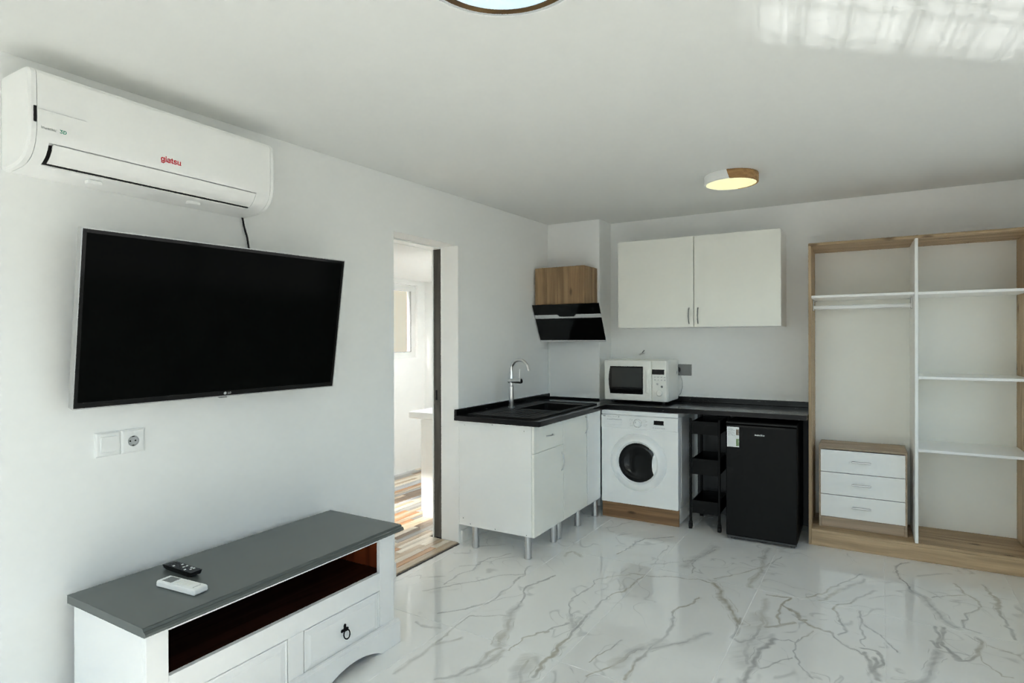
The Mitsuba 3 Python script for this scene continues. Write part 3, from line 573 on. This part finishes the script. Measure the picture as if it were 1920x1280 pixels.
# ------------------------------------------------------------------ trolley
tr = thing('kitchen_trolley', 'narrow black trolley on castors between the washing machine and the fridge', 'trolley')
ax0, ax1, ay0, ay1 = 1.322, 1.531, -.500, -.14
for x in (ax0, ax1):
    for y in (ay0, ay1):
        part(tr, 'post', cbox(x-.0085, x+.0085, y-.0085, y+.0085, .055, .835, .003), 'black_matt')
        c = part(tr, 'castor', cat(cyl((x-.011, y, .024), (x+.011, y, .024), .0235, 20), cbox(x-.013, x+.013, y-.010, y+.010, .043, .056, .002)), 'black_plastic', 30)
for z0, z1 in ((.715, .812), (.412, .530), (.118, .215)):
    a, b, c, d = ax0+.0095, ax1-.0095, ay0+.0095, ay1-.0095
    part(tr, 'tray', cat(pbox(a, b, c, d, z0, z0+.004), pbox(a, b, c, c+.004, z0+.004, z1), pbox(a, b, d-.004, d, z0+.004, z1), pbox(a, a+.004, c+.004, d-.004, z0+.004, z1), pbox(b-.004, b, c+.004, d-.004, z0+.004, z1)), 'black_matt')

# ------------------------------------------------------------------ fridge
fr = thing('mini_fridge', 'small black fridge under the worktop beside the wardrobe', 'fridge')
rx0, rx1, ry = 1.5985, 2.0588, -.614
part(fr, 'body', rbox(rx0+.004, rx1-.002, ry+.052, -.06, .022, .842, .006), 'fridge_black', 30)
dd = part(fr, 'door', rbox(rx0, rx1, ry, ry+.048, .032, .822, .007), 'fridge_black', 30)
part(fr, 'top_trim', rbox(rx0, rx1, ry+.004, ry+.05, .825, .842, .005), 'black_plastic', 30)
part(dd, 'grip_recess', cbox(1.66, 1.985, ry-.0006, ry+.004, .806, .8195, .0005), 'black_gloss')
part(fr, 'base_grille', cbox(rx0+.006, rx1-.004, ry+.01, ry+.05, .016, .030, .001), 'dark_grey')
for x in (rx0+.04, rx1-.03):
    for y in (ry+.04, -.10): part(fr, 'foot', cyl((x, y, .001), (x, y, .024), .016, 16), 'dark_grey', 30)
part(fr, 'brand_print', text('brandike', .0115, FRONT_Y((1.823, ry+.0001, .753)), .0008, True), 'white_print')
st = part(fr, 'sticker', cbox(1.606, 1.689, ry-.0010, ry+.001, .663, .806, .0003), 'white_print', label='white printed sticker with small photographs')
part(st, 'photograph', cbox(1.668, 1.688, ry-.0014, ry-.0008, .748, .790, .0001), 'photo_brown')
part(st, 'photograph', cbox(1.668, 1.688, ry-.0014, ry-.0008, .672, .722, .0001), 'photo_green')
part(st, 'print_lines', cat(*[pbox(1.612, 1.640+.02*((i*7) % 3)/2, ry-.0014, ry-.0009, .793-.0062*i, .7952-.0062*i) for i in range(9)]), 'mid_grey')

# ------------------------------------------------------------------ wardrobe with its shelves, rail; chest of drawers inside
wd = thing('wardrobe', 'open oak-framed wardrobe with white shelves against the back wall', 'wardrobe')
vx0, vx1, vy, vz, vb_ = 2.118, 3.332, -.447, 2.093, .1126
part(wd, 'side_panel', cbox(vx0, vx0+.017, vy, -.0015, .001, vz-.0185, .001), 'oak_z')
part(wd, 'side_panel', cbox(vx1-.017, vx1, vy, -.0015, .001, vz-.0185, .001), 'oak_z')
part(wd, 'top_panel', cbox(vx0, vx1, vy, -.0015, vz-.018, vz, .001), 'oak_x')
part(wd, 'base_panel', cbox(vx0+.0175, vx1-.0175, vy+.0005, -.0015, vb_-.018, vb_, .001), 'oak_x')
part(wd, 'plinth_panel', cbox(vx0+.0175, vx1-.0175, vy+.0005, vy+.017, .001, vb_-.0185, .001), 'oak_x')
part(wd, 'back_panel', cbox(vx0+.0175, vx1-.0175, -.012, -.003, vb_+.0005, vz-.0185, .0005), 'cream_plastic')
part(wd, 'divider', cbox(2.731, 2.749, vy+.001, -.0125, vb_+.0005, vz-.0185, .001), 'white_board')
part(wd, 'shelf', cbox(vx0+.018, 2.7305, vy+.006, -.0125, 1.713, 1.730, .001), 'white_board')
for z in (1.729, 1.186, .718): part(wd, 'shelf', cbox(2.7495, vx1-.018, vy+.006, -.0125, z-.017, z, .001), 'white_board')
rl = thing('hanging_rail', 'white clothes rail under the left shelf of the open wardrobe', 'rail')
part(rl, 'tube', rbox(vx0+.022, 2.727, -.262, -.242, 1.640, 1.668, .0095), 'white_plastic', 30)
for a, b in ((vx0+.0175, vx0+.026), (2.722, 2.7308)):
    part(rl, 'bracket', cat(cbox(a, b, -.268, -.236, 1.632, 1.672, .002), cbox(a, b, -.257, -.247, 1.672, 1.712, .002)), 'steel')
for z in (1.70, 1.17, .70): pass
for x0_, s in ((vx0+.0175, 1), (2.7305, -1)):
    for y in (-.40, -.06): part(wd, 'shelf_pin', cbox(min(x0_, x0_+s*.018), max(x0_, x0_+s*.018), y-.006, y+.006, 1.706, 1.7128, .001), 'steel')
ch = thing('chest_of_drawers', 'small chest with three white drawers standing inside the wardrobe', 'chest of drawers')
hx0, hx1, hy, hz0, hz1 = 2.176, 2.697, -.352, vb_+.001, .6765
part(ch, 'top_panel', cbox(hx0, hx1, hy-.003, -.04, hz1-.016, hz1, .001), 'oak_chest')
part(ch, 'side_panel', cbox(hx0+.001, hx0+.017, hy+.003, -.04, hz0, hz1-.0165, .001), 'oak_chest')
part(ch, 'side_panel', cbox(hx1-.017, hx1-.001, hy+.003, -.04, hz0, hz1-.0165, .001), 'oak_chest')
part(ch, 'back_panel', cbox(hx0+.0175, hx1-.0175, -.046, -.04, hz0, hz1-.0165, .001), 'oak_chest')
part(ch, 'plinth_panel', cbox(hx0+.0175, hx1-.0175, hy+.010, hy+.026, hz0, .185, .001), 'oak_chest')
dh = (hz1-.020-.188)/3
for i in range(3):
    z0 = .188+dh*i
    d = part(ch, 'drawer', cat(cbox(hx0+.012, hx1-.012, hy-.001, hy+.0025, z0+.0015, z0+dh-.0015, .001), pbox(hx0+.019, hx1-.019, hy+.0025, -.06, z0+.008, z0+dh-.012)), 'white_board')
    c = (hx0+hx1)/2-.003; zc = z0+dh*.53
    part(d, 'handle', cat(rbox(c-.058, c+.058, hy-.026, hy-.016, zc-.006, zc+.006, .0045), cbox(c-.050, c-.040, hy-.020, hy-.001, zc-.004, zc+.004, .001), cbox(c+.040, c+.050, hy-.020, hy-.001, zc-.004, zc+.004, .001)), 'aluminium', 30)

# ------------------------------------------------------------------ ceiling lamps
l2 = thing('ceiling_lamp', 'small round ceiling lamp, half white and half wood, glowing warm near the wardrobe', 'ceiling lamp')
lx, ly, lr, lz = 1.742, -1.20, .158, 2.386; LC = ceil_at(ly)
ringm = man(lathe([(lr-.011, .0), (lr, .003), (lr, LC-lz-.006), (lr-.008, LC-lz-.001), (lr-.011, LC-lz-.001), (lr-.011, 0)], (lx, ly, lz), (0, 0, 1), 96))
cut = man(hull([(lx+q[0], ly+q[1], q[2]) for q in [(-.052, .4, 2.6), (-.052, -.4, 2.6), (.045, .4, 2.3), (.045, -.4, 2.3), (.6, .4, 2.6), (.6, -.4, 2.6), (.6, .4, 2.3), (.6, -.4, 2.3)]]))
part(l2, 'wood_ring', unman(ringm ^ cut), 'lamp_oak', 30, label='wooden half of the lamp ring')
part(l2, 'white_ring', unman(ringm - cut), 'white_plastic', 30, label='white half of the lamp ring')
part(l2, 'diffuser', lathe([(0, 0), (lr-.0115, 0), (lr-.0115, .02), (0, .02)], (lx, ly, lz+.003), (0, 0, 1), 72), 'white_plastic', False, label='glowing pale yellow diffuser', emitter={'type': 'area', 'radiance': rgb(.072, .067, .022)})
l1 = thing('ceiling_lamp', 'large round ceiling lamp with a dark wood ring and pale blue diffuser', 'ceiling lamp')
lx, ly, lz = 1.672, -3.805, 2.330; LC = ceil_at(ly)
part(l1, 'rim', lathe([(.2035, .002), (.2150, .002), (.2150, LC-lz-.001), (.2105, LC-lz-.001), (.2035, .006), (.2035, .002)], (lx, ly, lz), (0, 0, 1), 96), 'rim_grey', 30)
part(l1, 'lip', lathe([(.2152, .0), (.2185, .0), (.2192, .002), (.2192, LC-lz-.001), (.2152, LC-lz-.001), (.2152, 0)], (lx, ly, lz), (0, 0, 1), 96), 'white_enamel', 30)
part(l1, 'wood_ring', lathe([(.1835, .0), (.2032, .0), (.2032, .045), (.1835, .045), (.1835, 0)], (lx, ly, lz+.0005), (0, 0, 1), 96), 'lamp_walnut', 30)
part(l1, 'diffuser', lathe([(0, 0), (.1832, 0), (.1832, .03), (0, .03)], (lx, ly, lz+.002), (0, 0, 1), 96), 'white_plastic', False, emitter={'type': 'area', 'radiance': rgb(.014, .042, .062)})

# ------------------------------------------------------------------ air conditioner on the left wall
ac = thing('air_conditioner', 'long white split air conditioner mounted high on the left wall', 'air conditioner')
ya, yb = -4.210, -3.318
prof = [(0.001, 2.292), (.150, 2.292), (.182, 2.288), (.196, 2.279), (.203, 2.262), (.204, 2.11), (.201, 2.075), (.190, 2.045), (.170, 2.018), (.140, 2.000), (.100, 1.990), (.001, 1.985)]
def smoothprof(p, n=3):
    p = np.array(p)
    for _ in range(n):
        q = [p[0]]
        for a, b in zip(p[:-1], p[1:]): q += [a*.75+b*.25, a*.25+b*.75]
        q.append(p[-1]); p = np.array(q)
    return p
pr = smoothprof(prof, 2)
full = Polygon(pr)
# the outlet slot: a dark cavity cut into the lower front, with the louver lying in it
slot = Polygon([(.222, 2.0625), (.178, 2.0605), (.134, 2.032), (.131, 1.985), (.16, 1.97), (.222, 1.99)])
bodyp = full.buffer(-.0005)
main_ = man(extr(full, yb-ya-.044, PROF_Y((0, ya+.022, 0))))
cutm = man(extr(slot, yb-ya-.141, PROF_Y((0, ya+.056, 0))))
part(ac, 'body', unman(main_-cutm), 'white_enamel', 30)
lin = Polygon([(.176, 2.059), (.132, 2.030), (.129, 2.0005), (.142, 2.0035), (.156, 2.0105), (.172, 2.024), (.184, 2.042)])
part(ac, 'slot_lining', extr(lin.buffer(-.001), yb-ya-.143, PROF_Y((0, ya+.057, 0))), 'black_matt')
louv = full.intersection(Polygon([(.30, 2.0575), (.186, 2.0575), (.175, 2.049), (.147, 2.016), (.1475, 2.000), (.30, 1.985)])).difference(full.buffer(-.007))
part(ac, 'louver', extr(max(getattr(louv, 'geoms', [louv]), key=lambda g: g.area), yb-ya-.156, PROF_Y((0, ya+.0685, 0))), 'white_enamel', 30)
for i, (a, b) in enumerate(((ya, ya+.0205), (yb-.0205, yb))):
    e1, e2 = full.buffer(-.004), full.buffer(-.0)
    ya_, yb_ = (a, b)
    pts = [(x, ya_ if i == 0 else yb_, z) for x, z in full.buffer(-.007).exterior.coords]+[(x, ya_+.007 if i == 0 else yb_-.007, z) for x, z in full.exterior.coords]+[(x, yb_ if i == 0 else ya_, z) for x, z in full.exterior.coords]
    part(ac, 'end_cap', hull(pts), 'white_enamel', 30)
part(ac, 'sensor_window', cbox(.188, .2055, ya+.012, ya+.0208, 2.115, 2.165, .001), 'black_gloss')
part(ac, 'trim_line', cbox(.2030, .2052, ya+.024, ya+.16, 2.158, 2.1605, .0004), 'chrome')
part(ac, 'model_print', text('inverter', .0085, FRONT_X((.2042, -4.157, 2.098)), .0006), 'grey_plastic')
part(ac, 'model_number', text('3D', .0105, FRONT_X((.2042, -4.118, 2.0975)), .0006, True), 'green_print')
part(ac, 'brand_print', text('giatsu', .0195, FRONT_X((.2042, -3.772, 2.092)), .0006, True), 'red_print')
for y in (-3.985, -3.625): part(ac, 'drain_plug', cbox(.085, .115, y-.022, y+.022, 1.978, 1.991, .002), 'white_plastic')
one('black_cable', 'black cable running from the air conditioner down behind the television', 'cable',
    tube([(.012, -3.342, 1.988), (.012, -3.335, 1.95), (.012, -3.318, 1.90), (.012, -3.308, 1.84), (.012, -3.306, 1.70)], .0042, 8), 'black_plastic', 50)

# ------------------------------------------------------------------ television, tilted down on its bracket
tv = thing('television', 'large black flat-screen television tilted forward on the left wall', 'television')
tcx = np.array([.183, -3.5115, 1.5042]); yaw, tilt, roll, W, H = .0606, .1618, .0079, 1.10, .6232
w_ = np.array([math.sin(yaw), math.cos(yaw), 0]); n_ = np.array([math.cos(yaw), -math.sin(yaw), 0]); u_ = np.array([0, 0, 1.])
n3 = n_*math.cos(tilt)-u_*math.sin(tilt); u2 = u_*math.cos(tilt)+n_*math.sin(tilt)
w3_ = w_*math.cos(roll)+u2*math.sin(roll); u3 = u2*math.cos(roll)-w_*math.sin(roll)
def tvm(m):
    A = np.eye(4); A[:3, 0], A[:3, 1], A[:3, 2], A[:3, 3] = w3_, u3, n3, tcx; m.apply_transform(A); return m
part(tv, 'housing', tvm(rbox(-W/2+.004, W/2-.004, -H/2+.004, H/2-.004, -.032, -.002, .006)), 'black_plastic', 30)
part(tv, 'rear_bulge', tvm(rbox(-W/2+.20, W/2-.20, -H/2+.03, H/2-.16, -.058, -.026, .01)), 'black_plastic', 30)
fr_ = sbox(-W/2, -H/2, W/2, H/2).buffer(-.004).buffer(.004).difference(sbox(-W/2+.004, -H/2+.004, W/2-.004, H/2-.004))
m = trimesh.creation.extrude_polygon(fr_, .030, engine='earcut'); m.apply_translation((0, 0, -.028)); part(tv, 'metal_frame', tvm(m), 'steel', label='silver metal edge')
bz_ = sbox(-W/2+.004, -H/2+.004, W/2-.004, H/2-.004).difference(sbox(-W/2+.016, -H/2+.024, W/2-.016, H/2-.016))
m = trimesh.creation.extrude_polygon(bz_, .003, engine='earcut'); m.apply_translation((0, 0, -.0020)); part(tv, 'bezel', tvm(m), 'black_gloss')
part(tv, 'screen', tvm(pbox(-W/2+.0165, W/2-.0165, -H/2+.0245, H/2-.0165, -.002, -.0005)), 'screen_black')
part(tv, 'brand_print', cat(tvm(lathe([(0, 0), (.0062, 0), (.0062, .0006), (0, .0006)], (-.006, -H/2+.0135, .001), (0, 0, 1), 20)), tvm(text('LG', .0082, ((1, 0, 0), (0, 1, 0), (0, 0, 1), (.013, -H/2+.0095, .001)), .0006, True))), 'mid_grey')
part(tv, 'sensor', tvm(rbox(-.026, .008, -H/2-.008, -H/2+.002, -.022, -.004, .003)), 'grey_plastic', 30)
part(tv, 'wall_bracket', cat(cbox(.001, .010, -3.72, -3.30, 1.40, 1.60, .002), cbox(.010, .10, -3.70, -3.66, 1.46, 1.52, .002), cbox(.010, .10, -3.36, -3.32, 1.46, 1.52, .002)), 'black_matt')

# ------------------------------------------------------------------ switch and socket under the television
ss = thing('switch_and_socket', 'white double wall plate with a rocker switch and a power socket under the television', 'socket')
ey0, ey1, ez0, ez1 = -3.942, -3.766, .998, 1.090
def plate(y0, y1): return hull([(.0005, y, z) for y in (y0, y1) for z in (ez0, ez1)]+[(.006, y, z) for y in (y0+.001, y1-.001) for z in (ez0+.001, ez1-.001)]+[(.010, y, z) for y in (y0+.007, y1-.007) for z in (ez0+.007, ez1-.007)])
ym = (ey0+ey1)/2
part(ss, 'frame', plate(ey0, ym-.0005), 'white_plastic')
fr2 = man(plate(ym+.0005, ey1))-man(cyl((.004, (ym+ey1)/2, 1.044), (.03, (ym+ey1)/2, 1.044), .0205, 40))
part(ss, 'frame', unman(fr2), 'white_plastic')
part(ss, 'rocker', hull([(.0095, y, z) for y in (ey0+.016, ym-.016) for z in (ez0+.016, ez1-.016)]+[(.0125, y, ez0+.018) for y in (ey0+.018, ym-.018)]+[(.0165, y, ez1-.018) for y in (ey0+.018, ym-.018)]), 'white_plastic')
yc = (ym+ey1)/2
sw = part(ss, 'socket_well', lathe([(0, 0), (.0200, 0), (.0200, .0058), (.0192, .0058), (.0188, .0006), (0, .0006)], (.0042, yc, 1.044), (1, 0, 0), 40), 'mid_grey', 30)
for dy in (-.0095, .0095): part(sw, 'pin_hole', cyl((.0045, yc+dy, 1.044), (.0055, yc+dy, 1.044), .0030, 12), 'black_matt')
for dz in (-.0175, .0175): part(sw, 'earth_clip', cbox(.0045, .0098, yc-.004, yc+.004, 1.044+dz-.002, 1.044+dz+.002, .0006), 'dark_grey')

# ------------------------------------------------------------------ television cabinet
tb = thing('tv_cabinet', 'white wooden television cabinet with a grey top and open shelf against the left wall', 'cabinet')
b0, b1 = -4.038, -2.915; F = .525; TOP = .55
# top with a moulded front edge, profile in x, z
tp_ = Polygon([(.055, .522), (.543, .522), (.550, .527), (.550, .534), (.543, .540), (.538, .541), (.534, .548), (.530, .55), (.055, .55)])
part(tb, 'top', extr(tp_, -2.872+4.052, PROF_Y((0, -4.052, 0))), 'grey_top', 20, label='grey painted top')
part(tb, 'side_panel', cbox(.07, F-.021, b0, b0+.022, .001, .5215, .001), 'white_paintwood')
part(tb, 'side_panel', cbox(.07, F-.021, b1-.022, b1, .001, .5215, .001), 'white_paintwood')
part(tb, 'front_post', cbox(F-.0205, F, b0, -3.968, .001, .5215, .0015), 'white_paintwood')
part(tb, 'front_post', cbox(F-.0205, F, -3.008, b1, .001, .5215, .0015), 'white_paintwood')
part(tb, 'top_rail', cbox(F-.0205, F, -3.9675, -3.0085, .508, .5215, .001), 'white_paintwood')
part(tb, 'middle_rail', cbox(F-.0205, F, -3.9675, -3.0085, .281, .362, .0015), 'white_paintwood')
part(tb, 'centre_post', cbox(F-.0205, F, -3.513, -3.440, .0985, .2805, .0015), 'white_paintwood')
part(tb, 'bottom_rail', cbox(F-.0205, F, -3.9675, -3.0085, .055, .0975, .0015), 'white_paintwood')
part(tb, 'shelf', cbox(.078, F-.021, b0+.0225, b1-.0225, .325, .345, .001), 'dark_red_wood')
part(tb, 'shelf_back', cbox(.07, .077, b0+.0225, b1-.0225, .02, .5215, .001), 'dark_red_wood')
part(tb, 'shelf_lining', cbox(.078, F-.021, b1-.026, b1-.0225, .346, .5215, .001), 'red_lining', label='dark red wood inside the open shelf')
part(tb, 'shelf_lining', cbox(.078, F-.021, b0+.0225, b0+.026, .346, .5215, .001), 'dark_red_wood', label='dark red wood inside the open shelf')
def pull(parent, y, z):
    # a leaf-shaped plate with a hanging ring
    k = part(parent, 'pull', cat(*[lathe([(0, 0), (r, 0), (r*.8, .003), (0, .0035)], (F+.0005, y+a, z+b), (1, 0, 0), 16) for a, b, r in ((0, .020, .0075), (-.015, .002, .0075), (.013, .002, .0075), (0, .003, .010), (0, .012, .007))], cyl((F+.002, y, z+.0035), (F+.014, y, z+.0035), .0045, 12)), 'black_matt', 40)
    a = np.linspace(0, 2*np.pi, 25)[:-1]; ring = [(F+.009+.004*(1-math.cos(t)), y+.017*math.sin(t), z-.014+.0185*math.cos(t)) for t in a]; ring.append(ring[0])
    part(parent, 'pull_ring', tube(ring, .0026, 8), 'black_matt', 50)
for y0, y1 in ((-3.966, -3.5145), (-3.4385, -3.0095)):
    d = part(tb, 'drawer', cat(cbox(F-.0195, F-.006, y0+.0025, y1-.0025, .1005, .2785, .001),
        hull([(F-.006, y, z) for y in (y0+.008, y1-.008) for z in (.107, .272)]+[(F+.0005, y, z) for y in (y0+.034, y1-.034) for z in (.133, .246)])), 'white_paintwood')
    part(d, 'frame_edge', cat(cbox(F-.0062, F+.0005, y0+.0025, y0+.0085, .1005, .2785, .001), cbox(F-.0062, F+.0005, y1-.0085, y1-.0025, .1005, .2785, .001), cbox(F-.0062, F+.0005, y0+.0085, y1-.0085, .1005, .107, .001), cbox(F-.0062, F+.0005, y0+.0085, y1-.0085, .272, .2785, .001)), 'white_paintwood')
    pull(d, (y0+y1)/2, .192)
# skirt with two arches between feet
def arch(y0, y1, h): return [(y0+(y1-y0)*t, h*math.sin(math.pi*t)**.75) for t in np.linspace(0, 1, 21)]
outl = [(-4.058, .001), (-3.935, .001)]+[(y, .001+z) for y, z in arch(-3.92, -3.60, .043)]+[(y, .001+z) for y, z in arch(-3.345, -3.02, .043)]+[(-2.893, .001), (-2.893, .101), (-4.058, .101)]
part(tb, 'skirt', extr(Polygon(outl), .019, FRONT_X((F+.001, 0, 0))), 'white_paintwood')
part(tb, 'skirt_moulding', hull([(x, y, z) for y in (-4.058, -2.893) for x, z in ((F+.001, .1012), (F+.020, .1012), (F+.010, .112), (F+.001, .114))]), 'white_paintwood')
part(tb, 'skirt_side', cbox(.10, F+.0005, -2.9145, -2.893, .001, .101, .001), 'white_paintwood')
part(tb, 'skirt_side', cbox(.10, F+.0005, -4.058, -4.0385, .001, .101, .001), 'white_paintwood')

# ------------------------------------------------------------------ remote controls on the cabinet
def remote(key, a, b, wid, th, tilt_pts=None):
    a, b = np.array(a), np.array(b); d = b-a; Lr = np.linalg.norm(d); d = d/Lr; s = np.array([-d[1], d[0]])
    A = np.eye(4); A[:3, 0] = (d[0], d[1], 0); A[:3, 1] = (s[0], s[1], 0); A[:3, 3] = (a[0], a[1], TOP+.0005)
    return A, Lr
def put(m, A): m.apply_transform(A); return m
rb = thing('television_remote', 'black television remote control lying at the back of the grey cabinet top', 'remote control')
A, Lr = remote(rb, (.108, -3.735), (.288, -3.735), .042, .02)
part(rb, 'body', put(hull([(x, y, z) for x, z0, z1 in ((0, .004, .017), (.02, 0, .020), (.16, 0, .020), (.185, .008, .021)) for y, z in ((-.016, z0), (.016, z0), (-.022, z1), (.022, z1))]), A), 'black_plastic', 20)
rr = random.Random(5)
for i in range(9):
    for j in range(3):
        part(rb, 'button', put(cbox(.024+.015*i, .032+.015*i, -.016+.0125*j, -.008+.0125*j, .0195, .0222, .0008), A), 'white_print' if rr.random() < .22 else 'dark_grey')
rw = thing('air_conditioner_remote', 'white air conditioner remote control with a small grey display on the grey cabinet top', 'remote control')
A, Lr = remote(rw, (.245, -3.832), (.452, -3.812), .06, .022)
part(rw, 'body', put(unman(m3.Manifold.batch_hull([m3.Manifold.sphere(r, 20).translate([x, y, z]) for x, y in ((.010, -.022), (.010, .022), (.198, -.022), (.198, .022)) for r, z in ((.007, .0072), (.006, .0165))])), A), 'white_plastic', 40)
part(rw, 'display', put(cbox(.024, .072, -.019, .019, .0220, .0231, .0004), A), 'lcd')
for i in range(4):
    for j in range(2): part(rw, 'button', put(rbox(.086+.019*i, .098+.019*i, -.016+.018*j, -.002+.018*j, .020, .0242, .002, 10), A), 'cream_plastic', 30)
part(rw, 'brand_print', put(cbox(.180, .184, -.016, .016, .0221, .0229, .0003), A), 'mid_grey')
